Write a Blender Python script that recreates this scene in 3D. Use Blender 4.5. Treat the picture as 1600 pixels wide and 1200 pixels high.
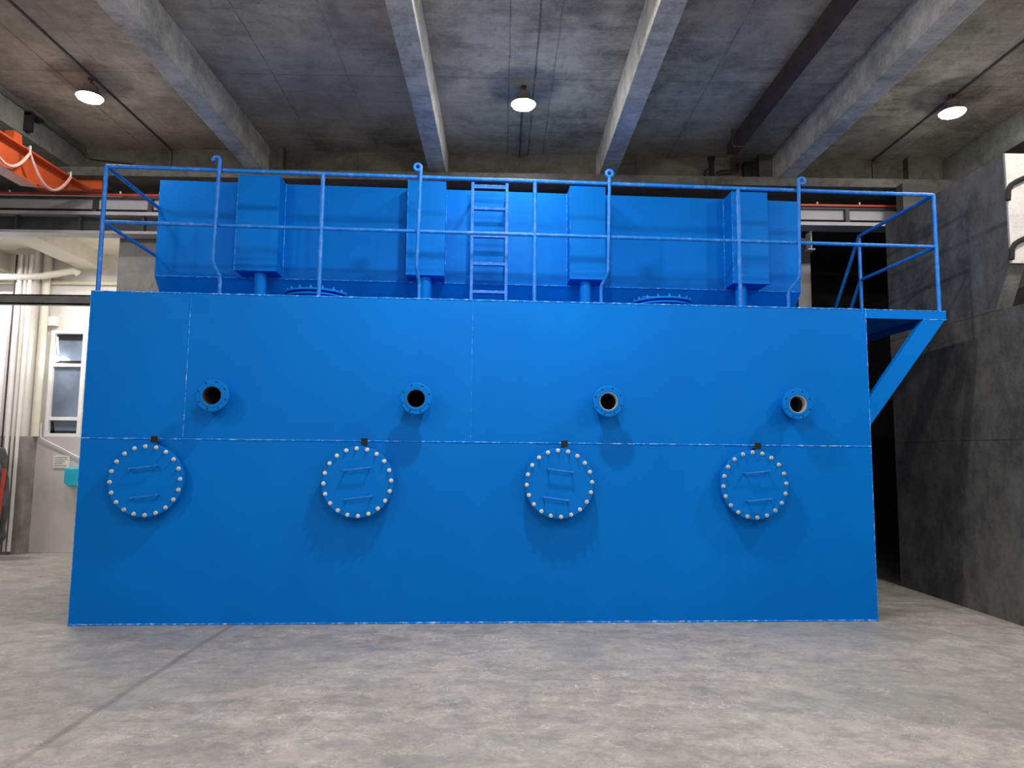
import bpy, bmesh, math, random
from mathutils import Vector, Matrix
random.seed(7)
PI = math.pi
SC = bpy.context.scene
COL = SC.collection
for o in list(bpy.data.objects):
    bpy.data.objects.remove(o, do_unlink=True)

# ------------------------------------------------------------------ camera
F_PX, PITCH, YAW, ROLL = 1098.2, .0993, .0139, .0098
cam_d = bpy.data.cameras.new('camera'); cam = bpy.data.objects.new('camera', cam_d); COL.objects.link(cam)
cam_d.sensor_fit = 'HORIZONTAL'; cam_d.sensor_width = 36.0; cam_d.lens = F_PX * 36.0 / 1600.0
cam_d.clip_start = .05; cam_d.clip_end = 100
f = Vector((math.sin(YAW)*math.cos(PITCH), math.cos(YAW)*math.cos(PITCH), math.sin(PITCH)))
rt = Vector((math.cos(YAW), -math.sin(YAW), 0)); up = rt.cross(f)
rt2 = rt*math.cos(ROLL) + up*math.sin(ROLL); up2 = -rt*math.sin(ROLL) + up*math.cos(ROLL)
m = Matrix((rt2, up2, -f)).transposed().to_4x4(); m.translation = Vector((0, 0, 1.51))
cam.matrix_world = m
SC.camera = cam

# ------------------------------------------------------------------ world, exposure
w = bpy.data.worlds.new('world'); SC.world = w; w.use_nodes = True
w.node_tree.nodes['Background'].inputs[0].default_value = (.75, .85, 1, 1)
w.node_tree.nodes['Background'].inputs[1].default_value = .3
SC.view_settings.view_transform = 'Standard'; SC.view_settings.look = 'None'
SC.view_settings.gamma = 1; SC.view_settings.use_curve_mapping = False
SC.view_settings.exposure = 0.0
LAMP_STRENGTH = 185.0
LAMP_ROWS_BEHIND = [(x, y) for y in (4.95, 1.6, -2.6) for x in (-4.35, .19, 4.76)]   # the same ceiling lamps, out of frame

def area_light(name, loc, rot, size, power, col=(1, 1, 1), sy=None):
    d = bpy.data.lights.new(name, 'AREA'); d.energy = power; d.color = col
    d.shape = 'DISK' if sy is None else 'RECTANGLE'; d.size = size
    if sy: d.size_y = sy
    o = bpy.data.objects.new(name, d); o.location = loc; o.rotation_euler = rot; COL.objects.link(o); return o
for x, y in LAMP_ROWS_BEHIND:
    if y > 4 and x < 0: continue      # no lamp there: the upper left of the tank stays darker
    if y > 4:
        area_light('ceiling_lamp_light', (x, y, 5.10), (0, 0, 0), .22, 125 if x == .19 else 85, (1, .97, .93)); continue
    d = bpy.data.lights.new('ceiling_lamp_light', 'POINT'); d.shadow_soft_size = .12; d.color = (1, .97, .93)
    d.energy = 185
    o = bpy.data.objects.new('ceiling_lamp_light', d); o.location = (x, y, 4.5); COL.objects.link(o)
# added broad fill from behind the camera; the wall there has no opening
area_light('rear_fill_light', (0, -8.9, 2.6), (PI/2, 0, 0), 12, 225, (1, .98, .95), 4.6)
area_light('aisle_fill_light', (7.0, 3.5, 4.8), (0, 0, 0), .4, 22, (1, .97, .95))  # added fill to brighten the white wall end; no lamp seen there
# added fill lights for the lower bay beyond the opening, left
area_light('bay_fill_light', (-8.0, 9.7, 4.2), (0, 0, 0), 1.2, 75, (1, .97, 1), .15)
area_light('bay_fill_light', (-5.9, 9.6, 4.2), (0, 0, 0), 1.2, 42, (1, .96, .86), .15)

# ------------------------------------------------------------------ materials
def new_mat(name):
    mt = bpy.data.materials.new(name); mt.use_nodes = True
    nt = mt.node_tree; nt.nodes.clear()
    out = nt.nodes.new('ShaderNodeOutputMaterial'); b = nt.nodes.new('ShaderNodeBsdfPrincipled')
    nt.links.new(b.outputs[0], out.inputs[0]); return mt, nt, b
class N:
    def __init__(s, nt): s.nt = nt; s.tc = nt.nodes.new('ShaderNodeTexCoord')
    def link(s, a, b):
        if isinstance(a, (int, float)): b.default_value = a
        elif isinstance(a, tuple): b.default_value = a if len(a) == 4 else (*a, 1)
        else: s.nt.links.new(a, b)
    def math(s, op, a, b=0, c=None, clamp=False):
        n = s.nt.nodes.new('ShaderNodeMath'); n.operation = op; n.use_clamp = clamp
        s.link(a, n.inputs[0]); s.link(b, n.inputs[1])
        if c is not None: s.link(c, n.inputs[2])
        return n.outputs[0]
    def mapping(s, scale=(1, 1, 1), rot=(0, 0, 0)):
        n = s.nt.nodes.new('ShaderNodeMapping'); s.nt.links.new(s.tc.outputs['Object'], n.inputs[0])
        n.inputs['Scale'].default_value = scale; n.inputs['Rotation'].default_value = rot; return n.outputs[0]
    def noise(s, scale, detail=4, rough=.55, vec=None, dist=0):
        n = s.nt.nodes.new('ShaderNodeTexNoise'); n.inputs['Scale'].default_value = scale
        n.inputs['Detail'].default_value = detail; n.inputs['Roughness'].default_value = rough; n.inputs['Distortion'].default_value = dist
        s.nt.links.new(vec if vec is not None else s.tc.outputs['Object'], n.inputs['Vector']); return n.outputs[0]
    def voro(s, scale, vec=None, feat='F1'):
        n = s.nt.nodes.new('ShaderNodeTexVoronoi'); n.feature = feat; n.inputs['Scale'].default_value = scale
        s.nt.links.new(vec if vec is not None else s.tc.outputs['Object'], n.inputs['Vector']); return n.outputs['Distance']
    def ramp(s, v, a, b, lo=0., hi=1.):
        n = s.nt.nodes.new('ShaderNodeMapRange'); s.link(v, n.inputs[0]); n.clamp = True
        for i, q in enumerate((a, b, lo, hi)): n.inputs[i+1].default_value = q
        return n.outputs[0]
    def mix(s, fac, a, b, mode='MIX'):
        n = s.nt.nodes.new('ShaderNodeMix'); n.data_type = 'RGBA'; n.blend_type = mode
        s.link(fac, n.inputs[0]); s.link(a, n.inputs[6]); s.link(b, n.inputs[7]); return n.outputs[2]
    def sep(s):
        n = s.nt.nodes.new('ShaderNodeSeparateXYZ'); s.nt.links.new(s.tc.outputs['Object'], n.inputs[0]); return n.outputs
    def bump(s, h, strength, dist, b):
        n = s.nt.nodes.new('ShaderNodeBump'); n.inputs['Strength'].default_value = strength; n.inputs['Distance'].default_value = dist
        s.link(h, n.inputs['Height']); s.nt.links.new(n.outputs[0], b.inputs['Normal'])

def simple(name, col, rough=.5, metal=0., var=.12, scale=6., bump=0.):
    mt, nt, b = new_mat(name); n = N(nt)
    v = n.ramp(n.noise(scale, 5), .3, .7)
    c = n.mix(v, tuple(q*(1-var) for q in col), tuple(min(1, q*(1+var)) for q in col))
    nt.links.new(c, b.inputs['Base Color']); b.inputs['Roughness'].default_value = rough; b.inputs['Metallic'].default_value = metal
    if bump: n.bump(n.noise(scale*6, 3), bump, .004, b)
    return mt
def emission(name, col, strength):
    mt, nt, b = new_mat(name); b.inputs['Base Color'].default_value = (*col, 1)
    b.inputs['Emission Color'].default_value = (*col, 1); b.inputs['Emission Strength'].default_value = strength; return mt

def concrete(name, col, var=.25, lines=(), stain=(.6, 1.6), pores=.6, rough=.85, warm=None, stretch=(1, 1, 1), cross=()):
    """cast concrete: cloudy tone, streaks, pores and formwork joints at given object-space x / y / z positions"""
    mt, nt, b = new_mat(name); n = N(nt); X = n.sep()
    vec = n.mapping(stretch)
    big = n.ramp(n.noise(stain[0], 6, .65, vec), .36, .64); mid = n.ramp(n.noise(stain[1]*3, 8, .72, vec, .4), .33, .67)
    fine = n.ramp(n.noise(38, 6, .8), .34, .66)
    k = n.math('ADD', n.math('MULTIPLY', big, .42), n.math('ADD', n.math('MULTIPLY', mid, .38), n.math('MULTIPLY', fine, .2)))
    scr = n.ramp(n.noise(3.2, 8, .8, n.mapping((.35, 1.8, 1.2))), .38, .62)
    k = n.ramp(n.math('ADD', n.math('MULTIPLY', k, .8), n.math('MULTIPLY', scr, .2)), .28, .72)
    c = n.mix(k, tuple(q*(1-var) for q in col), tuple(min(1, q*(1+var)) for q in col))
    blot = n.ramp(n.noise(6.5, 5, .75), .60, .70, 0, .5)
    c = n.mix(blot, c, tuple(q*.42 for q in col))
    if warm:
        c = n.mix(n.ramp(n.noise(.45, 4, .5), .42, .62, 0, .55), c, warm)
    pore = n.ramp(n.voro(9), .03, .075, 1, 0)
    pm = n.ramp(n.noise(1.7, 2), .45, .6)
    c = n.mix(n.math('MULTIPLY', n.math('MULTIPLY', pore, pm), pores), c, tuple(q*.3 for q in col))
    wob = n.math('MULTIPLY', n.math('SUBTRACT', n.noise(1.8, 5, .7), .5), .035)
    tot = None
    for ax, pos, wd, st in lines:
        d = n.math('ABSOLUTE', n.math('SUBTRACT', n.math('ADD', X[ax], wob), pos))
        l = n.math('MULTIPLY', n.ramp(d, wd*.4, wd, 1, 0), st)
        tot = l if tot is None else n.math('MAXIMUM', tot, l)
    if tot is not None:
        brk = n.ramp(n.noise(3.5, 5, .7), .35, .6, .35, 1)
        c = n.mix(n.math('MULTIPLY', tot, brk), c, tuple(q*.22 for q in col))
    nt.links.new(c, b.inputs['Base Color']); b.inputs['Roughness'].default_value = rough
    n.bump(n.math('ADD', mid, n.math('MULTIPLY', fine, .4)), .25, .01, b)
    return mt

def blue_paint(name='blue paint', gain=1., glints=0., spec=.06):
    mt, nt, b = new_mat(name); n = N(nt)
    v = n.ramp(n.noise(.9, 5, .55, n.mapping((1, 1, .55))), .3, .7)
    c = n.mix(v, (.0004*gain, .130*gain, .50*gain), (.0004*gain, .155*gain, .57*gain))
    if glints:
        fl = n.ramp(n.noise(16, 6, .8, n.mapping((1, 1, 1))), .50, .62, 0, glints)  # glints painted into the colour as pale specks
        c = n.mix(fl, c, (.50, .68, .85))
    nt.links.new(c, b.inputs['Base Color'])
    nt.links.new(n.ramp(n.noise(3, 4), .3, .7, .46, .58), b.inputs['Roughness'])
    b.inputs['Specular IOR Level'].default_value = spec
    n.bump(n.math('ADD', n.noise(1.1, 2), n.math('MULTIPLY', n.noise(90, 2), .03)), .22, .02, b)
    return mt

def floor_mat():
    mt, nt, b = new_mat('worn concrete floor'); n = N(nt); X = n.sep()
    base = n.mix(n.ramp(n.noise(.8, 8, .65, None, .6), .33, .67), (.30, .28, .255), (.43, .405, .37))
    mid = n.mix(n.ramp(n.noise(7, 9, .75, None, .6), .3, .7), (.68, .68, .69), (1.28, 1.26, 1.22))
    c = n.mix(1., base, mid, 'MULTIPLY')
    # curly flakes and crescents in the worn top coat
    for sc, dist, lo, wd, colr, st in ((7.5, 2.2, .50, .030, (.68, .65, .60), .75), (10, 1.8, .44, .022, (.12, .11, .10), .62), (5.2, 2.6, .56, .020, (.60, .57, .51), .6), (16, 2.0, .5, .03, (.16, .15, .14), .45)):
        sw = n.noise(sc, 1.5, .5, n.mapping((1, 1.25, 1)), dist)
        cl = n.ramp(n.math('ABSOLUTE', n.math('SUBTRACT', sw, lo)), .0, wd, 1, 0)
        mk = n.ramp(n.noise(sc*.55, 4, .7), .47, .62)
        c = n.mix(n.math('MULTIPLY', n.math('MULTIPLY', cl, mk), st), c, colr)
    spots = n.ramp(n.noise(3.2, 8, .75, n.mapping((.8, 1.6, 1))), .48, .62)
    c = n.mix(n.math('MULTIPLY', spots, .5), c, (.17, .165, .16))
    cool = n.ramp(n.noise(.5, 5, .6), .47, .6)
    c = n.mix(n.math('MULTIPLY', cool, .4), c, (.23, .235, .235))
    # joints / drag marks
    wob = n.math('MULTIPLY', n.math('SUBTRACT', n.noise(1.5, 5, .7), .5), .06)
    for ax, pos, wd, st in ((0, -2.34, .035, .55), (1, 4.9, .02, .2), (0, 3.9, .018, .25), (1, 7.4, .02, .3)):
        d = n.math('ABSOLUTE', n.math('SUBTRACT', n.math('ADD', X[ax], wob), pos))
        c = n.mix(n.math('MULTIPLY', n.ramp(d, wd*.4, wd, 1, 0), n.math('MULTIPLY', n.ramp(n.noise(2.4, 5), .3, .6, .3, 1), st)), c, (.12, .115, .11))
    nt.links.new(c, b.inputs['Base Color'])
    nt.links.new(n.ramp(n.noise(2.6, 6), .3, .7, .42, .75), b.inputs['Roughness'])
    n.bump(n.math('ADD', n.noise(13, 5, .65, None, 3.2), n.math('MULTIPLY', n.noise(60, 4), .4)), .25, .01, b)
    return mt

CJ = [(0, -4.62, .012, .7), (0, -3.54, .014, .8), (0, -2.4, .009, .6), (0, -1.63, .007, .4), (0, .034, .010, .7), (0, .30, .014, .85),
      (0, .49, .009, .6), (0, 2.12, .009, .6), (0, 5.05, .01, .5), (1, 6.93, .009, .65), (1, 7.45, .007, .4), (1, 4.9, .009, .6), (0, -4.1, .006, .5)]
M = dict(
    slab=concrete('slab concrete', (.355, .32, .245), .5, CJ, (.9, 1.3), .8, warm=(.36, .30, .24), stretch=(1, .8, 1)),
    beam=concrete('beam concrete', (.44, .42, .37), .36, [(1, 3.2, .008, .5), (1, 6.6, .006, .4), (1, 7.8, .006, .4)], (1.2, 2.4), .9),
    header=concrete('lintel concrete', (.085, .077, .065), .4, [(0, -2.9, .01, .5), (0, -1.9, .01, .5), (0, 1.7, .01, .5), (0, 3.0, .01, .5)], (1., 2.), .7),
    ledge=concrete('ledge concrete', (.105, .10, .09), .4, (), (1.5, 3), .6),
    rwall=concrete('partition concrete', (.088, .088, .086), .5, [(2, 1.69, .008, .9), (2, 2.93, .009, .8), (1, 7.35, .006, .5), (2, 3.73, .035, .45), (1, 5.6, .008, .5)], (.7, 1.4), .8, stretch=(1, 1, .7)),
    edgebeam=concrete('shaded side beam concrete', (.13, .13, .115), .4, [(1, 6.2, .006, .4)], (1.2, 2.4), .8),  # darker copy of the beam concrete, side shade put into its colour
    pier=concrete('pier concrete', (.36, .345, .33), .18, (), (.8, 2), .5),
    hall=concrete('hall concrete', (.34, .335, .32), .2, (), (.6, 1.5), .5),
    dark=concrete('unlit shaft concrete', (.06, .055, .05), .3, (), (.6, 1.5), .4),  # gloom beyond the openings put into a dark base colour
    white=simple('white limewash', (.74, .71, .69), .8, 0, .07, 2.5, .15),
    cream=simple('cream limewash', (.70, .66, .55), .8, 0, .10, 3, .15),
    greyw=simple('pale grey wall panel', (.52, .50, .475), .7, 0, .10, 2.2, .1),
    dirty=simple('grimy plaster', (.27, .255, .235), .85, 0, .35, 3.5, .3),
    floor=floor_mat(), blue=blue_paint(), weld=blue_paint('weld bead paint with glints', 1.45, .8), edge=blue_paint('blue rail paint', 1.0, .12, .35),
    zinc=simple('zinc plated bolt', (.62, .62, .60), .35, .55, .2, 30), black=simple('black rubber', (.006, .006, .006), .9),
    liner=simple('rusty beige pipe lining', (.42, .36, .29), .7, 0, .3, 12), hole=simple('dark bolt hole', (.008, .015, .03), .8),
    orange=simple('orange crane paint', (.52, .085, .022), .42, 0, .14, 3), red=simple('red conductor rail', (.55, .06, .03), .45),
    steel=simple('dark grey steel', (.055, .055, .058), .5, .2, .2, 5), steel2=simple('light grey girder paint', (.42, .41, .43), .5, 0, .1, 3),
    plaster=concrete('pale rough plaster', (.47, .45, .43), .12, (), (2, 4), .5),
    chan=simple('mid grey channel paint', (.14, .135, .14), .5, .1, .2, 5),
    rust=simple('rusty brown steel', (.055, .036, .024), .75, .1, .35, 6, .3), conduit=simple('grey conduit', (.10, .095, .09), .5, .3),
    housing=simple('lamp housing', (.16, .14, .125), .5, .3), cable=simple('pink festoon cable', (.62, .34, .28), .5),
    pvc=simple('cream plastic pipe', (.70, .66, .56), .45, 0, .05), frame=simple('white window frame', (.80, .78, .78), .5, 0, .05),
    glass=simple('dusky window glass', (.16, .20, .27), .12, 0, .45, 1.6), cyan=simple('cyan plastic', (.02, .45, .62), .4),
    paper=simple('paper notice', (.72, .70, .64), .8), ink=simple('faded ink', (.16, .15, .15), .8), tarp=simple('dark tarpaulin', (.07, .07, .075), .6, 0, .5, 8, .5),
    lens=emission('lamp lens', (1, .985, .96), 0), sky=emission('daylit frosted pane', (.84, .85, 1.0), 1.05), bulb=emission('bulb glow', (1, .97, .9), 25),
)
M['lens'].node_tree.nodes['Principled BSDF'].inputs['Emission Strength'].default_value = LAMP_STRENGTH

# ------------------------------------------------------------------ mesh helpers
class MB:
    def __init__(s): s.bm = bmesh.new()
    def _mat(s, fs, mi):
        for q in fs: q.material_index = mi
    def box(s, lo, hi, mi=0):
        lo, hi = Vector(lo), Vector(hi); v = [s.bm.verts.new((x, y, z)) for x in (lo.x, hi.x) for y in (lo.y, hi.y) for z in (lo.z, hi.z)]
        s._mat([s.bm.faces.new([v[i] for i in q]) for q in ((0,1,3,2),(4,6,7,5),(0,4,5,1),(2,3,7,6),(0,2,6,4),(1,5,7,3))], mi); return s
    def tube(s, pts, r, n=12, mi=0, caps=True, closed=False):
        pts = [Vector(p) for p in pts]; rings = []; L = len(pts)
        ref = None
        for i, p in enumerate(pts):
            a = pts[i-1] if (i > 0 or closed) else p; b = pts[(i+1) % L] if (i < L-1 or closed) else p
            t = (b-a).normalized()
            if ref is None: ref = t.orthogonal().normalized()
            ref = (ref - t*ref.dot(t)).normalized(); o2 = t.cross(ref)
            rr = r[i] if isinstance(r, (list, tuple)) else r
            rings.append([s.bm.verts.new(p + (ref*math.cos(2*PI*k/n) + o2*math.sin(2*PI*k/n))*rr) for k in range(n)])
        fs = []
        for i in range(L if closed else L-1):
            A, B = rings[i], rings[(i+1) % L]
            fs += [s.bm.faces.new((A[k], A[(k+1) % n], B[(k+1) % n], B[k])) for k in range(n)]
        if caps and not closed: fs += [s.bm.faces.new(rings[0][::-1]), s.bm.faces.new(rings[-1])]
        s._mat(fs, mi); return s
    def lathe(s, prof, c=(0, 0, 0), axis='z', n=48, mi=0, ph=0):
        """prof: list of (radius, height) revolved about axis through c"""
        rings = []
        for r, h in prof:
            ring = []
            for k in range(1 if r < 1e-6 else n):
                a = 2*PI*k/n + ph; p = (r*math.cos(a), r*math.sin(a), h)
                if axis == 'y': p = (p[0], h, p[1])
                if axis == 'x': p = (h, p[0], p[1])
                ring.append(s.bm.verts.new(Vector(p)+Vector(c)))
            rings.append(ring)
        fs = []
        for A, B in zip(rings, rings[1:]):
            for k in range(n):
                a0, a1 = A[k % len(A)], A[(k+1) % len(A)]; b0, b1 = B[k % len(B)], B[(k+1) % len(B)]
                q = []
                for vv in (a0, a1, b1, b0):
                    if vv not in q: q.append(vv)
                if len(q) > 2: fs.append(s.bm.faces.new(q))
        s._mat(fs, mi); return s
    def prism(s, pts, a, b, axis='x', mi=0):
        """polygon pts (2D) extruded along axis from a to b"""
        def P(p, h): return {'x': (h, p[0], p[1]), 'y': (p[0], h, p[1]), 'z': (p[0], p[1], h)}[axis]
        A = [s.bm.verts.new(P(p, a)) for p in pts]; B = [s.bm.verts.new(P(p, b)) for p in pts]; n = len(pts)
        fs = [s.bm.faces.new(A), s.bm.faces.new(B[::-1])] + [s.bm.faces.new((A[i], B[i], B[(i+1) % n], A[(i+1) % n])) for i in range(n)]
        s._mat(fs, mi); return s
    def build(s, name, mats, parent=None, bevel=0, kind=None, loc=None):
        bmesh.ops.recalc_face_normals(s.bm, faces=s.bm.faces)
        me = bpy.data.meshes.new(name)
        if loc is not None: bmesh.ops.translate(s.bm, verts=s.bm.verts, vec=-Vector(loc))
        s.bm.to_mesh(me); s.bm.free()
        for mt in (mats if isinstance(mats, (list, tuple)) else [mats]): me.materials.append(mt)
        for p in me.polygons: p.use_smooth = True
        me.set_sharp_from_angle(angle=math.radians(35))
        o = bpy.data.objects.new(name, me); COL.objects.link(o)
        if loc is not None: o.location = loc
        if parent is not None: o.parent = parent
        if bevel:
            bv = o.modifiers.new('bevel', 'BEVEL'); bv.width = bevel; bv.segments = 2; bv.limit_method = 'ANGLE'
        if kind: o['kind'] = kind
        return o
def thing(name, label, cat, loc=(0, 0, 0), rz=0, group=None):
    o = bpy.data.objects.new(name, None); o.empty_display_size = .1; COL.objects.link(o); o.location = loc; o.rotation_euler = (0, 0, rz)
    return tag(o, label, cat, group)
def tag(o, label, cat, group=None):
    o['label'] = label; o['category'] = cat
    if group: o['group'] = group
    return o
def arc(c, r, a0, a1, n, plane='xz'):
    out = []
    for i in range(n+1):
        a = a0+(a1-a0)*i/n; p = (r*math.cos(a), r*math.sin(a))
        out.append((c[0]+p[0], c[1], c[2]+p[1]) if plane == 'xz' else (c[0], c[1]+p[0], c[2]+p[1]))
    return out

# ------------------------------------------------------------------ setting
S = 'structure'
MB().box((-10, -9, -.2), (9, 16, 0)).build('floor', M['floor'], kind=S)
MB().box((-10, -9, 5.38), (9, 8.78, 5.6)).build('ceiling', M['slab'], kind=S)
beams = [(-5.59, -5.38), (-3.212, -3.0), (-.946, -.731), (1.184, 1.400), (3.445, 3.666), (5.72, 5.94), (-7.8, -7.58), (7.9, 8.1)]
for i, (a, b) in enumerate(beams):
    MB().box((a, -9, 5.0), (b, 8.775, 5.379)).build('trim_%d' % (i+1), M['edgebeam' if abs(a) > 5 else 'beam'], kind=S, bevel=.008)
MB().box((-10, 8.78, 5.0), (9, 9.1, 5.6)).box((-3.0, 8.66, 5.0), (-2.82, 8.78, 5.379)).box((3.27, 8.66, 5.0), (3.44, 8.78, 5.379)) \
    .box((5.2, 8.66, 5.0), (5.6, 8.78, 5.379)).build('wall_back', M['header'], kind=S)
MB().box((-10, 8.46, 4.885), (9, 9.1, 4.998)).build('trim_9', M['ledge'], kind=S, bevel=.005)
MB().box((-5.07, 9.12, 0), (3.88, 9.3, 4.99)).build('wall_far', M['pier'], kind=S)
MB().box((-10.2, -9, 0), (-10, 16, 5.6)).build('wall_left', M['hall'], kind=S)
MB().box((-10, -9.2, 0), (9, -9, 5.6)).build('wall_behind', M['hall'], kind=S)
# right partition: polygon in (y, z) with the cut-out at its near upper end
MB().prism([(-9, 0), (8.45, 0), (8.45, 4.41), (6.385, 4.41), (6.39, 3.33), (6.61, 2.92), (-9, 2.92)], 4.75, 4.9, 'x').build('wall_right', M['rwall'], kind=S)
MB().box((8.8, -9, 0), (9, 16, 5.6)).build('wall_outer', M['hall'], kind=S)
# dark shaft beyond the opening on the right
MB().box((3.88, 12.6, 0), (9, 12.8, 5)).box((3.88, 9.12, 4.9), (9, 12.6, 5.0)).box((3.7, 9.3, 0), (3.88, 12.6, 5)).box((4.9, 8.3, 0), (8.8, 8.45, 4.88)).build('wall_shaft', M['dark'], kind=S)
# lower bay beyond the opening on the left
MB().box((-10, 10.7, 0), (-4.9, 10.85, 4.7)).box((-5.07, 9.3, 0), (-4.9, 10.7, 4.7)).build('wall_bay', M['white'], kind=S)
MB().box((-10, 8.9, 4.5), (-5.07, 10.7, 4.7)).build('ceiling_bay', M['cream'], kind=S)
MB().box((-6.5, 8.92, 4.27), (-6.12, 10.7, 4.5)).build('trim_10', M['cream'], kind=S)
MB().box((-7.95, 8.92, 4.22), (-7.6, 10.7, 4.5)).build('trim_11', M['cream'], kind=S)
MB().box((-7.31, 10.42, 0), (-7.02, 10.7, 4.5)).build('trim_12', M['white'], kind=S)
MB().box((-7.33, 10.40, 0), (-6.93, 10.72, 1.70)).build('trim_13', M['dirty'], kind=S)
# pale grey panel below the window
MB().box((-6.95, 10.62, 0), (-4.9, 10.70, 1.70)).build('trim_14', M['greyw'], kind=S, bevel=.004)

def window(name, x0, x1, z0, z1, y, cuts, panes):
    o = MB().box((x0+.04, y-.01, z0+.04), (x1-.04, y, z1-.04)).build(name, panes, kind=S)
    mb = MB().box((x0, y-.06, z0), (x0+.06, y, z1)).box((x1-.06, y-.06, z0), (x1, y, z1)).box((x0+.061, y-.06, z0), (x1-.061, y, z0+.05)).box((x0+.061, y-.06, z1-.05), (x1-.061, y, z1))
    for c in cuts: mb.box((x0+.061, y-.055, c-.025), (x1-.061, y, c+.025))
    mb.build('window_frame', M['frame'], o, bevel=.003)
    return o
w1 = window('window_1', -6.84, -6.30, 1.70, 3.31, 10.68, (2.78, 1.97), M['glass'])
MB().prism([(-6.76, 3.24), (-6.38, 3.24), (-6.38, 3.17), (-6.76, 3.17)], 10.655, 10.668, 'y').box((-6.76, 10.655, 2.81), (-6.38, 10.668, 2.85)) \
    .box((-6.76, 10.655, 1.76), (-6.38, 10.668, 1.79)).prism([(-6.76, 1.75), (-6.70, 1.75), (-6.74, 1.93), (-6.76, 1.93)], 10.655, 10.668, 'y') \
    .build('pane_gap', M['black'], w1)
w2 = window('window_2', -9.0, -7.50, 1.55, 3.42, 10.68, (), M['sky'])

# ------------------------------------------------------------------ the tank
TK = thing('steel_tank', 'huge bright blue welded steel tank with railed roof, standing on the concrete floor', 'tank', (0, 6.4812, 0), .0512)
H, XL, XR, DEP, WZ = 2.939, -3.726, 3.5205, 1.86, 1.6145
NOZ = [-2.547, -.777, .955, 2.719]; NZ = 1.993
bd = MB().box((XL, 0, .0), (XR, DEP, H)).build('tank_body', [M['blue'], M['weld']], TK)
cut = MB()
for u in NOZ: cut.lathe([(0, -.1), (.085, -.1), (.085, .7), (0, .7)], (u, 0, NZ), 'y', 40)
co = cut.build('bore', M['black'], TK)
bl = bd.modifiers.new('b', 'BOOLEAN'); bl.object = co; bl.operation = 'DIFFERENCE'; bl.solver = 'EXACT'
bpy.context.view_layer.update()
me = bpy.data.meshes.new_from_object(bd.evaluated_get(bpy.context.evaluated_depsgraph_get()))
bd.modifiers.clear(); bpy.data.objects.remove(co, do_unlink=True)
bm = bmesh.new(); bm.from_mesh(me)
for fc_ in bm.faces: fc_.smooth = False; fc_.material_index = 0
# weld beads: irregular little ripples proud of the plate
def bead(bm, p0, p1, r, step=.03):
    p0, p1 = Vector(p0), Vector(p1); L = (p1-p0).length; n = int(L/step); rings = []
    d = (p1-p0)/L; a = Vector((0, 1, 0)); b = d.cross(a)
    for i in range(n+1):
        rr = r*random.uniform(.65, 1.35); c = p0+d*(L*i/n)
        rings.append([bm.verts.new(c+(a*math.cos(t)+b*math.sin(t))*rr) for t in (0, PI/3, 2*PI/3, PI, 4*PI/3, 5*PI/3)])
    for A, B in zip(rings, rings[1:]):
        for k in range(6):
            q = bm.faces.new((A[k], A[(k+1) % 6], B[(k+1) % 6], B[k])); q.material_index = 1; q.smooth = True
bead(bm, (XL, -.001, WZ), (XR, -.001, WZ), .006)
bead(bm, (-2.85, -.001, WZ), (-2.846, -.001, H), .003)
bead(bm, (XL, -.004, .008), (XR, -.004, .008), .008)
bead(bm, (XL, 0, H), (XR, 0, H), .006)
bead(bm, (-.285, .001, WZ), (-.283, .001, H), .0016)
bead(bm, (XR-.001, 0, 0), (XR-.001, 0, H), .003)
bead(bm, (XL+.001, 0, 0), (XL+.001, 0, H), .002)
bm.to_mesh(me); bm.free()
bd.data = me
# make sure boolean faces are slot 0
# pipe nozzles
for i, u in enumerate(NOZ):
    p = MB().lathe([(.088, .02), (.088, -.16), (.078, -.16), (.078, .02)], (u, 0, NZ), 'y', 40).build('pipe_nozzle', M['blue'], TK, loc=(u, 0, NZ))
    fl = MB().lathe([(.084, -.198), (.135, -.198), (.1425, -.192), (.1425, -.172), (.138, -.168), (.084, -.168)], (0, 0, 0), 'y', 56)
    fl.lathe([(.0815, -.195), (.0815, -.2015), (.100, -.203), (.104, -.197)], (0, 0, 0), 'y', 56)
    for k in range(8):
        a = PI/8 + k*PI/4 + (.1, -.05, .08, .0)[i]
        fl.lathe([(0, -.1992), (.0085, -.1992), (.0085, -.196)], (.122*math.cos(a), 0, .122*math.sin(a)), 'y', 12, 1)  # no opening cut: a dark disc carries the bolt hole's shade
    fl.build('flange', [M['blue'], M['hole']], p)
    MB().lathe([(.0815, -.2), (.081, -.202), (.0765, -.2), (.0765, -.13)], (0, 0, 0), 'y', 40, 0).lathe([(.0765, -.13), (.0765, .68), (0, .68)], (0, 0, 0), 'y', 40, 1).build('liner', [M['liner'] if i > 1 else M['rust'], M['hole']], p)  # inner bore coloured dark to hold the shade of the deep pipe
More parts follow.
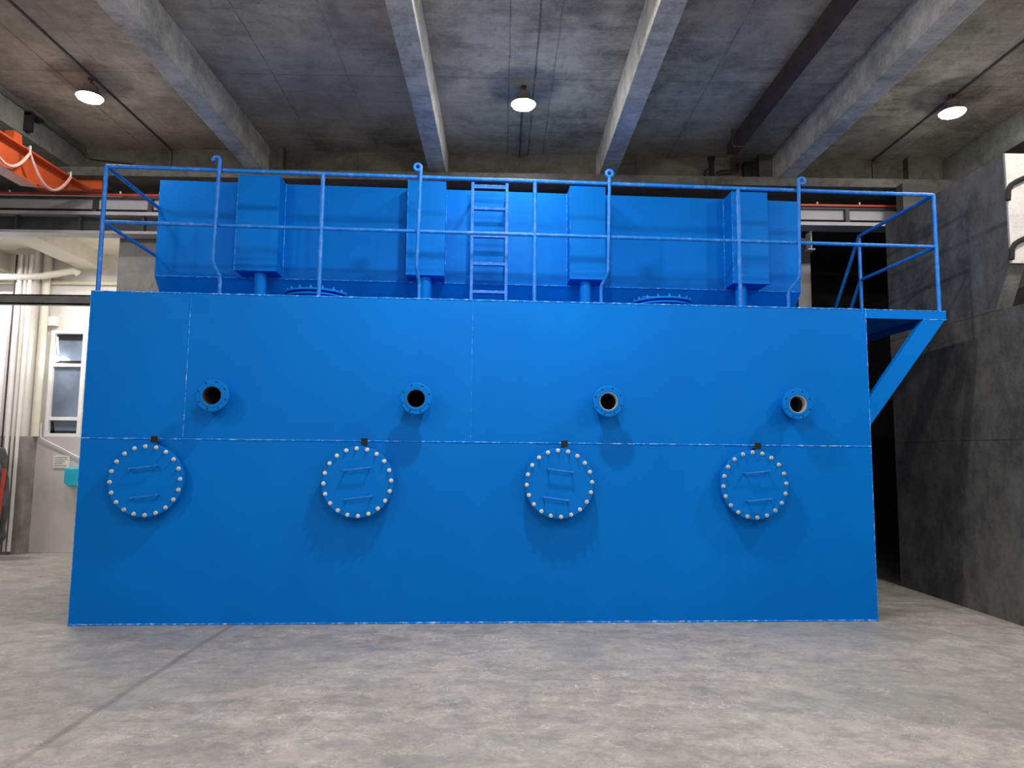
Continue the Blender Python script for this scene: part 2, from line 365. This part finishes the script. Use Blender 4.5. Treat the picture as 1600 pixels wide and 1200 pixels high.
# manholes on the front
bolt_me = None
def bolt_mesh(r=.0135):
    mb = MB().lathe([(0, -.022), (r*.9, -.022), (r, -.018), (r, 0)], (0, 0, 0), 'y', 6)
    mb.lathe([(0, -.034), (r*.45, -.034), (r*.5, -.03), (r*.5, -.02)], (0, 0, 0), 'y', 12)
    mb.lathe([(r*1.35, 0), (r*1.35, -.004), (r*.9, -.005)], (0, 0, 0), 'y', 20)
    return mb
hand_tilt = [.13, .12, -.12, .10]
for i, u in enumerate((-3.10, -1.28, .52, 2.325)):
    z = 1.25
    p = MB().lathe([(0, -.125), (.312, -.125), (.318, -.119), (.318, -.103), (.312, -.099), (0, -.099)], (0, 0, 0), 'y', 72).build('manhole_cover', M['blue'], TK)
    p.location = (u, 0, z)
    q = MB().lathe([(.25, 0), (.25, -.072), (.312, -.072), (.318, -.076), (.318, -.092), (.312, -.097), (.2, -.097)], (0, 0, 0), 'y', 72)
    q.build('manhole_neck', M['blue'], p)
    MB().lathe([(.306, -.096), (.309, -.0965), (.306, -.1)], (0, 0, 0), 'y', 72).build('gasket', M['hole'], p)
    for k in range(20):
        a = PI/2 + .05 + k*2*PI/20
        if bolt_me is None:
            b = bolt_mesh().build('bolt', M['zinc'], p); bolt_me = b.data
        else:
            b = bpy.data.objects.new('bolt', bolt_me); COL.objects.link(b); b.parent = p
        b['label'] = 'zinc plated hexagon bolt'
        b.location = (.296*math.cos(a), -.125, .296*math.sin(a)); b.rotation_euler = (0, random.uniform(0, 1), 0)
    for (hx, hz) in ((-.005+.01*i*.3, .115), (.02 if i != 2 else -.035, -.135)):
        c, s_ = math.cos(hand_tilt[i]), math.sin(hand_tilt[i]); L = .108
        e = [(hx-L*c, -.125, hz-L*s_), (hx-L*c, -.18, hz-L*s_), (hx+L*c, -.18, hz+L*s_), (hx+L*c, -.125, hz+L*s_)]
        hb = MB().tube(e[:2], .008, 10).tube(e[1:3], .008, 10).tube(e[2:], .008, 10)
        for k in (1, 2): hb.lathe([(0, -.014), (.010, -.010), (.0125, 0), (.010, .010), (0, .014)], e[k], 'y', 12)
        hb.build('handle', M['edge'], p)
    # small black plate on the weld line above the cover
    MB().box((.018, -.106, .329), (.076, -.101, .386)).box((.03, -.101, .335), (.064, 0, .34)).build('black_plate', M['black'], p)['label'] = 'small square black plate above the cover'

# upper vessel: front panel plus 45 degree hopper underside
V0, V1 = 1.13, 1.72; UL, UR = -3.68, 3.44; ZT, ZK = 4.43, 3.37
ut = MB().prism([(V0, ZK), (V0, ZT), (V1, ZT), (V1, H), (V0+.43, H)], UL, UR, 'x')
for (a, b) in (((UL, V0-.001, ZK), (UR, V0-.001, ZK)),):
    bead(ut.bm, a, b, .0035)
ut = ut.build('upper_tank', [M['blue'], M['weld']], TK)
BOX = [(-2.77, -2.335), (-.990, -.586), (.763, 1.150), (2.56, 2.965)]
for i, (a, b) in enumerate(BOX):
    mb = MB().box((a, .88, 3.39), (b, V0+.005, 4.425))
    bead(mb.bm, (a if i > 1 else b, V0-.004, 3.39), (a if i > 1 else b, V0-.004, 4.425), .004)
    bead(mb.bm, (a, .88, 3.39), (a, .88, 4.425), .002)
    mb.build('inlet_box', [M['blue'], M['weld']], ut, bevel=.003)
for u in (-2.53, -.787, .945, 2.69):
    MB().tube([(u, 1.0, 3.40), (u, 1.0, H)], .062, 24).build('down_pipe', M['blue'], TK)
# roof manholes
for u in (-1.85, 1.68):
    rm = MB().lathe([(0, .155), (.305, .155), (.31, .15), (.31, .135), (.25, .13), (.25, .115), (.31, .11), (.31, .095), (.25, .09), (.25, 0)], (0, 0, 0), 'z', 48).build('roof_manhole', M['blue'], TK)
    rm.location = (u, .60, H)
    for k in range(16):
        a = k*PI/8
        b = MB().lathe([(0, .03), (.006, .03), (.006, .016), (.013, .015), (.013, 0)], (0, 0, 0), 'z', 8).build('bolt', M['edge'], rm)
        b.location = (.285*math.cos(a), .285*math.sin(a), .155)
    MB().tube([(-.20, 0, .155), (-.20, 0, .21), (-.06, 0, .21), (-.06, 0, .155)], .008, 8).build('handle', M['edge'], rm)

# ladder on the upper vessel
ld = thing('ladder', '', ''); del ld['label'], ld['category']; ld.parent = TK
for u in (-.297, .073):
    MB().box((u-.016, .88, H), (u+.016, .93, 4.43)).build('side_rail', M['edge'], ld, bevel=.002)
for z in (4.385, 4.14, 3.835, 3.53, 3.225):
    rg = MB().box((-.282, .875, z-.014), (.058, .925, z+.014)) if z < 4.3 else MB().box((-.282, .88, z-.02), (.058, .9, z+.02))
    bead(rg.bm, (-.282, .875, z+.014), (.058, .875, z+.014), .002)
    rg.build('rung', [M['edge'], M['weld']], ld, bevel=.002)
for z in (3.6, 4.3):
    mb = MB()
    for u in (-.297, .073): mb.box((u-.012, .925, z-.012), (u+.012, V0, z+.012))
    mb.build('standoff', M['blue'], ld)

# guard rail
gr = thing('guard_rail', '', ''); del gr['label'], gr['category']; gr.parent = TK
R0 = .019; TZ, MZ = 4.125, 3.595; RL, RR = -3.69, 4.295; PV = 1.38
MB().tube([(RL, .04, TZ), (RR, .04, TZ)], R0, 14).build('top_rail', M['edge'], gr)
MB().tube([(RL, .04, MZ), (RR, .04, MZ)], R0*.92, 14).build('mid_rail', M['edge'], gr)
for u, v in ((RL, .04), (-1.713, .04), (.296, .04), (2.295, .04), (RR, .04), (RR, PV), (RL, PV-.02)):
    MB().tube([(u, v, H-.005), (u, v, TZ)], R0*1.05, 14).build('post', M['edge'], gr)
for u, e in ((RL, V1), (RR, PV)):
    MB().tube([(u, .04, TZ), (u, e if u > 0 else PV, TZ)], R0, 14).build('end_rail', M['edge'], gr)
    MB().tube([(u, .04, MZ), (u, e if u > 0 else PV, MZ)], R0*.92, 14).build('end_rail', M['edge'], gr)
# hooked rods
for u, flip, off in ((-2.654, -1, .045), (-.795, -1, .02), (1.013, 0, -.05), (2.888, 1, -.075)):
    r = .030; top = 4.205; ub = u-.018
    if flip == 0: loop = arc((u, -.004, top+.005), r, -PI/2, 1.45*PI, 20)
    else: loop = arc((u+flip*r, -.004, top), r, PI if flip > 0 else 0, -.72*PI if flip > 0 else (1.72*PI if u > -1 else 1.15*PI), 18)
    path = [(ub+off, .09, H), (ub+off, .09, H+.15), (ub+off*.9, .08, H+.19), (ub+off*.1, .01, H+.28), (ub, -.004, H+.32), (u, -.004, top-.03)] + loop
    MB().tube(path, .0165, 12).build('hooked_rod', M['edge'], TK)
# side platform with braces and stair
pf = MB().box((XR+.002, 0, H-.008), (4.333, PV+.03, H)).box((XR+.002, 0, H-.085), (4.333, .02, H-.008)).box((4.315, .02, H-.085), (4.333, PV+.03, H-.008)).box((XR+.002, PV+.01, H-.085), (4.315, PV+.03, H-.008))
bead(pf.bm, (4.10, 0, H-.086), (4.333, 0, H-.086), .004); bead(pf.bm, (XR, 0, H), (4.333, 0, H), .004)
pf = pf.build('side_platform', [M['blue'], M['weld']], TK)
for v in (.0, PV-.02):
    MB().prism([(XR+.002, 1.815), (4.32, H-.086), (4.10, H-.086), (XR+.002, 2.075)], v, v+.07, 'y').build('brace', M['blue'], pf, bevel=.003)
st = thing('stair', '', ''); del st['label'], st['category']; st.parent = TK
sl = 1.28; run = H/sl
for u in (3.66, 4.30):
    MB().prism([(PV+.03, H-.085), (PV+.03, H+.0), (PV+run+.0, .0), (PV+run-.10, .0)], u, u+.02, 'x').build('stringer', M['blue'], st)
for k in range(10):
    z = H-.27*(k+1); 
    if z < .1: break
    v = PV+(H-z)/sl-.08
    MB().box((3.68, v-.05, z-.02), (4.30, v+.13, z)).build('tread', M['blue'], st)
for u in (4.295,):      # open on the tank side
    for z0 in ((TZ, MZ) if u > 4 else (TZ,)):
        MB().tube([(u, PV, z0), (u, PV+1.9, z0-1.9*sl)], R0, 12).build('hand_rail', M['edge'], st)
    MB().tube([(u, PV, H), (u, PV, TZ)], R0, 12).build('hand_rail_post', M['edge'], st)
    MB().tube([(u, PV+1.55, H-1.55*sl), (u, PV+1.55, TZ-1.55*sl)], R0, 12).build('hand_rail_post', M['edge'], st)

# ------------------------------------------------------------------ ceiling lamps
def lamp():
    t = thing('ceiling_lamp', '', '', group='round lamps under the ceiling')
    MB().lathe([(0, 0), (.035, 0), (.035, -.012), (0, -.012)], n=16).tube([(0, 0, -.01), (0, 0, -.07)], .011, 10).build('hanger', M['rust'], t)
    MB().tube([(-.045, 0, -.095), (-.045, 0, -.06), (0, 0, -.045), (.045, 0, -.06), (.045, 0, -.095)], .008, 8).build('bracket', M['rust'], t)
    MB().lathe([(0, -.075), (.07, -.08), (.082, -.09), (.086, -.135), (.10, -.15), (.10, -.165), (.125, -.175), (.148, -.205), (.152, -.218), (.146, -.22), (.14, -.21), (0, -.20)], n=40).build('housing', M['housing'], t)
    MB().lathe([(.142, -.214), (.128, -.240), (.08, -.258), (0, -.266)], n=40).build('lens', M['lens'], t)
    return t
def copy_tree(o, parent=None):
    c = o.copy(); COL.objects.link(c); c.parent = parent
    for ch in [q for q in bpy.data.objects if q.parent == o]: copy_tree(ch, c)
    return c
L0 = lamp()
for i, (x, y, lb) in enumerate([(-4.345, 7.08, 'lit round ceiling lamp above the orange crane girder, at the left'), (.19, 7.08, 'lit round ceiling lamp in the middle, directly above the blue tank'), (4.765, 7.10, 'lit round ceiling lamp on a long conduit above the dark partition wall, at the right')]):
    o = L0 if i == 0 else copy_tree(L0)
    o.location = (x, y, 5.379); o.scale = (.88, .88, .92); tag(o, lb, 'lamp', 'round lamps under the ceiling')

# conduits and pipes overhead
def pipe(name, pts, r, mt, label, cat, n=10): return tag(MB().tube(pts, r, n).build(name, mt), label, cat)
pipe('cable_conduit', [(-4.30, -6, 5.368), (-4.30, 8.70, 5.368), (-4.29, 8.762, 5.34), (-4.29, 8.768, 5.02)], .011, M['conduit'], 'thin dark cable conduit crossing the ceiling past the left lamp and down the lintel', 'conduit')
pipe('cable_conduit', [(4.80, -6, 5.366), (4.80, 8.70, 5.366), (4.80, 8.762, 5.34), (4.80, 8.766, 5.02)], .012, M['conduit'], 'thin cable conduit crossing the ceiling past the right lamp and down the lintel', 'conduit')
pipe('cable_conduit', [(.19, 7.25, 5.368), (.19, 8.70, 5.368), (.19, 8.764, 5.34), (.19, 8.766, 5.02)], .010, M['conduit'], 'short thin conduit running back from the middle lamp to the lintel', 'conduit')
pipe('cable_conduit', [(-5.36, -4, 5.29), (-5.36, 8.6, 5.29), (-5.3, 8.74, 5.22), (-4.75, 8.75, 5.17), (-4.75, 8.75, 5.02)], .012, M['conduit'], 'dark conduit along the side of the leftmost ceiling beam', 'conduit')
tag(MB().box((-5.378, 7.60, 5.05), (-5.30, 7.66, 5.28)).box((-5.378, 7.60, 5.23), (-5.28, 7.80, 5.26)).build('beam_bracket', M['black']), 'small black bracket fixed to the side of the leftmost ceiling beam', 'bracket')
t = thing('roof_drain', 'square rusty brown steel duct running front to back under the ceiling slab', 'duct', (2.76, 5, 5.2))
MB().box((2.70, -7, 5.16), (2.83, 8.2, 5.29)).build('duct', M['rust'], t, bevel=.006).location = (-2.76, -5, -5.2)
mb = MB()
for y in (0, 3.5, 7.95): mb.box((2.69, y, 5.15), (2.84, y+.04, 5.379))
mb.build('hanger_strap', M['rust'], t).location = (-2.76, -5, -5.2)
t = thing('drain_pipe', 'black vertical drain pipe with bent branches standing on the lintel ledge', 'pipe', (2.76, 8.62, 5.0))
MB().tube([(-.12, 0, 0), (-.12, 0, .30)], .03, 12).lathe([(.03, .27), (.045, .28), (.045, .31), (0, .31)], (-.12, 0, 0)).build('riser', M['black'], t)
MB().tube([(.22, .02, .24), (.22, .02, .17), (.20, .02, .15), (.0, .02, .14), (-.06, 0, .10)], .015, 8).build('branch', M['black'], t)
MB().tube([(-.12, 0, .16), (-.19, 0, .14), (-.21, 0, .10), (-.21, 0, 0)], .012, 8).build('branch', M['black'], t)
for x0, x1, lb in ((3.07, 3.16, 'narrow black steel upright on the ledge, nearer the drain pipe'), (3.165, 3.24, 'narrow black steel upright on the ledge, touching the concrete pilaster')):
    tag(MB().box((x0, 8.64, 4.998), (x1, 8.74, 5.27)).build('steel_upright', M['black']), lb, 'upright')

# ------------------------------------------------------------------ crane and runway
rw = thing('runway_girder', 'long grey crane runway girder with light web below the concrete ledge', 'girder', (-9.5, 8.9, 4.5))
o0 = Vector((9.5, -8.9, -4.5))
def bp(name, mb, mt, parent, bevel=0):
    o = mb.build(name, mt, parent, bevel); o.location = o0; return o
bp('web', MB().box((-9.5, 8.83, 4.53), (5.3, 8.86, 4.71)), M['steel2'], rw)
bp('flange', MB().box((-9.5, 8.74, 4.48), (5.3, 9.0, 4.525)), M['steel2'], rw)
bp('flange', MB().box((-9.5, 8.78, 4.71), (5.3, 8.96, 4.735)), M['steel'], rw)
bp('gap_strip', MB().box((-9.5, 8.775, 4.545), (5.3, 8.80, 4.565)), M['black'], rw)  # black strip painted in for the dark gap above the flange
for x in (-5.25, -4.55, -2.5, .2, 3.0, 3.32, 4.42):
    bp('stiffener', MB().box((x, 8.77, 4.525), (x+.05, 8.83, 4.71)), M['steel'], rw)
cr = thing('conductor_rail', 'thin red conductor rail clipped along the top of the runway girder', 'rail', (-9.5, 8.76, 4.75))
MB().box((0, -.012, -.012), (14.7, .012, .012)).build('rail', M['red'], cr)
for x in (3.2, 4.6, 5.1, 12.9, 13.0, 13.55, 14.1): MB().tube([(x, 0, .01), (x, 0, .045)], .010, 8).build('insulator', M['paper'], cr)
bg = thing('support_beam', 'dark steel I beam with stiffeners under the left end of the runway girder', 'beam', (-9.5, 8.9, 4.2))
o0 = Vector((9.5, -8.9, -4.2))
bp('web', MB().box((-9.5, 8.85, 4.28), (-3.5, 8.87, 4.478)), M['steel'], bg)
bp('flange', MB().box((-9.5, 8.76, 4.245), (-3.5, 8.96, 4.28)), M['steel2'], bg)
for x in (-6.22, -5.42, -4.62, -3.9): bp('stiffener', MB().box((x, 8.78, 4.28), (x+.03, 8.85, 4.478)), M['steel'], bg)
tag(MB().box((-9.8, 8.50, 3.27), (-4.0, 8.52, 3.39)).box((-9.8, 8.50, 3.375), (-4.0, 8.60, 3.39)).box((-9.8, 8.50, 3.27), (-4.0, 8.60, 3.285)).build('channel_beam', M['chan']), 'slim dark grey steel channel crossing level with the tank top, at the left', 'beam')

cg = thing('bridge_crane', 'orange overhead crane girder reaching back to the runway, upper left', 'crane', (-5.28, 8.0, 4.6))
o0 = Vector((5.28, -8.0, -4.6))
bp('web', MB().prism([(1.0, 4.44), (7.62, 4.44), (8.45, 4.70), (8.62, 4.75), (1.0, 4.75)], -5.29, -5.275, 'x'), M['orange'], cg)
bp('flange', MB().box((-5.375, 1.0, 4.75), (-5.19, 8.62, 4.772)), M['orange'], cg, .003)
bp('flange', MB().prism([(1.0, 4.44), (7.62, 4.44), (8.45, 4.70), (8.45, 4.68), (7.63, 4.42), (1.0, 4.42)], -5.375, -5.19, 'x'), M['orange'], cg, .003)
bp('end_plate', MB().prism([(7.28, 4.772), (7.28, 4.90), (7.40, 4.90), (7.42, 4.772)], -5.34, -5.24, 'x'), M['orange'], cg)
bp('end_carriage', MB().box((-5.9, 8.60, 4.79), (-5.18, 8.78, 4.88)).box((-5.18, 8.60, 4.765), (-5.05, 8.735, 4.882)).box((-5.9, 8.60, 4.765), (-5.18, 8.735, 4.79)), M['orange'], cg, .004)
bp('buffer', MB().box((-5.05, 8.63, 4.79), (-4.99, 8.72, 4.86)), M['rust'], cg)
bp('diaphragm', MB().lathe([(0, 0), (.13, 0), (.13, .02), (0, .02)], (-5.27, 6.95, 4.60), 'x', 28), M['orange'], cg)
# festoon cable
def cat(p0, p1, sag, n=16):
    out = []
    for i in range(n+1):
        t = i/n; out.append((-5.14, p0[0]+(p1[0]-p0[0])*t, p0[1]+(p1[1]-p0[1])*t - sag*(1-(2*t-1)**2)))
    return out
fc = cat((6.72, 4.72), (7.40, 4.70), .28)[:-1] + cat((7.40, 4.70), (8.12, 4.72), .27)
fo = thing('festoon_cable', 'pale pink cable hanging in loops along the orange crane girder', 'cable', (-5.14, 7.36, 4.7))
mb = MB(); mb.tube(fc, .017, 8); o = mb.build('cable', M['cable'], fo); o.location = (5.14, -7.36, -4.7)
for y, z in ((7.40, 4.73), (8.12, 4.74)):
    o = MB().tube([(-5.14, y, z-.03), (-5.14, y, z+.05)], .012, 8).tube([(-5.175, y, z+.03), (-5.13, y, z+.03)], .008, 8).build('trolley', M['zinc'], fo); o.location = (5.14, -7.36, -4.7)

# ------------------------------------------------------------------ left bay fittings
pipe('rain_pipe', [(-6.93, 10.56, 1.70), (-6.93, 10.56, 4.5)], .055, M['pvc'], 'cream plastic pipe rising up the white wall left of the dark window', 'pipe', 16)
pipe('water_pipe', [(-9.5, 10.36, 4.06), (-7.1, 10.36, 4.06), (-6.85, 10.36, 4.08), (-6.4, 10.36, 4.17), (-6.35, 10.36, 4.13)], .05, M['pvc'], 'fat cream pipe run under the bay ceiling, its end tilted up', 'pipe', 14)
pipe('cable_trunking', [(-9.5, 10.64, 4.05), (-5.1, 10.64, 4.05)], .03, M['cream'], 'thin cream trunking line under the fat cream pipe', 'trunking', 8)
for x, lb, mt, r in ((-7.27, 'thin brown pipe down the left edge of the white column', 'rust', .012), (-7.20, 'white pipe on the column beside the thin brown pipe', 'frame', .028), (-7.12, 'slim cream pipe in the middle of the white column', 'pvc', .02), (-7.05, 'white pipe nearest the right edge of the column', 'frame', .024)):
    pipe('wall_pipe', [(x, 10.37, .05), (x, 10.37, 4.4)], r, M[mt], lb, 'pipe')
pipe('red_pipe', [(-6.70, 9.55, 0), (-6.67, 9.56, .7), (-6.65, 9.58, 1.25)], .022, M['red'], 'thin red pipe standing on the floor before the dark tarpaulin, far left', 'pipe')
tag(MB().box((-6.92, 10.60, 3.38), (-6.78, 10.70, 3.52)).build('junction_box', M['frame'], bevel=.006), 'white junction box on the wall above the dark window', 'box')
wl = thing('lamp_reflection', 'lamp reflection in the dark window, built as a small lit bulb on a white arm', 'lamp', (-6.74, 10.6, 3.2))  # stands in for a lamp mirrored in the window glass
MB().tube([(0, .02, 0), (.03, -.02, -.08), (.07, -.04, -.26)], .016, 8).build('arm', M['frame'], wl)
MB().lathe([(0, .055), (.05, .03), (.06, 0), (.05, -.03), (0, -.055)], (.04, -.05, -.33), n=20).build('bulb', M['bulb'], wl)
nt_ = MB().box((-6.66, 10.606, 1.24), (-6.42, 10.619, 1.42), 0)
for k in range(5): nt_.box((-6.64, 10.604, 1.27+k*.03), (-6.64+.2*random.uniform(.5, 1), 10.607, 1.278+k*.03), 1)
tag(nt_.build('paper_notice', [M['paper'], M['ink']]), 'small faded paper notice on the pale grey panel under the window', 'notice')
tag(MB().prism([(-6.42, 1.03), (-6.36, .98), (-6.2, .98), (-6.2, 1.24), (-6.42, 1.24)], 10.50, 10.60, 'y').build('plastic_tray', M['cyan'], bevel=.01), 'cyan plastic holder on the pale grey panel beside the tank edge', 'holder')
pipe('thin_cable', [(-6.87, 10.59, 1.9), (-6.86, 10.59, 1.68), (-6.6, 10.59, 1.56), (-6.2, 10.59, 1.36)], .008, M['frame'], 'thin white cable slanting down across the pale grey panel', 'cable', 6)
# tarpaulin bundle
bm = bmesh.new(); bmesh.ops.create_icosphere(bm, subdivisions=4, radius=1)
from mathutils import noise as mn
for v in bm.verts:
    p = v.co.copy(); d = mn.noise(p*3)*.22 + mn.noise(p*8)*.08 + .10*math.sin(9*math.atan2(p.y, p.x))
    v.co = Vector((p.x*.38*(1+d), p.y*.25*(1+d), max(-.62, p.z*.66*(1+d*.5))))
bm2 = MB(); bm2.bm.free(); bm2.bm = bm
o = bm2.build('tarpaulin_bundle', M['tarp']); o.location = (-7.22, 9.95, .78); o.scale = (1, .7, 1.26); tag(o, 'dark crumpled tarpaulin bundle on the floor at the far left edge', 'tarpaulin')

# ------------------------------------------------------------------ right side
MB().prism([(4.752, 3.335), (5.6, 3.335), (5.6, 4.40), (4.752, 4.40)], 6.362, 6.384, 'y').build('wall_end', M['plaster'], kind=S)
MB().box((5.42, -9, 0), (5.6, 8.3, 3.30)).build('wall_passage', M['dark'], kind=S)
for z, lb in ((4.07, 'upper black pipe curving over the bright white wall end, far right'), (3.50, 'lower black pipe curving over the bright white wall end, far right')):
    pipe('black_pipe', [(4.735, 6.335, z-.14), (4.745, 6.335, z-.04), (4.775, 6.335, z+.01), (4.82, 6.335, z+.04), (5.10, 6.335, z+.17), (5.6, 6.335, z+.32)], .024, M['black'], lb, 'pipe')
wc = MB().box((4.56, 10.6, 0), (4.76, 10.78, 4.50)).build('white_post', M['white']); tag(wc, 'white post seen in the dark opening behind the tank, right', 'post')
tag(MB().box((4.56, 10.6, 4.502), (4.76, 10.78, 4.898)).build('grey_post', M['pier']), 'grey concrete stub above the white post in the dark opening', 'post')
tag(MB().box((4.0, 8.95, 4.22), (4.09, 9.1, 4.235)).box((4.035, 8.95, 4.235), (4.05, 9.1, 4.47)).build('hanger_section', M['steel2']), 'thin grey T shaped steel hanger under the runway girder, right', 'hanger')
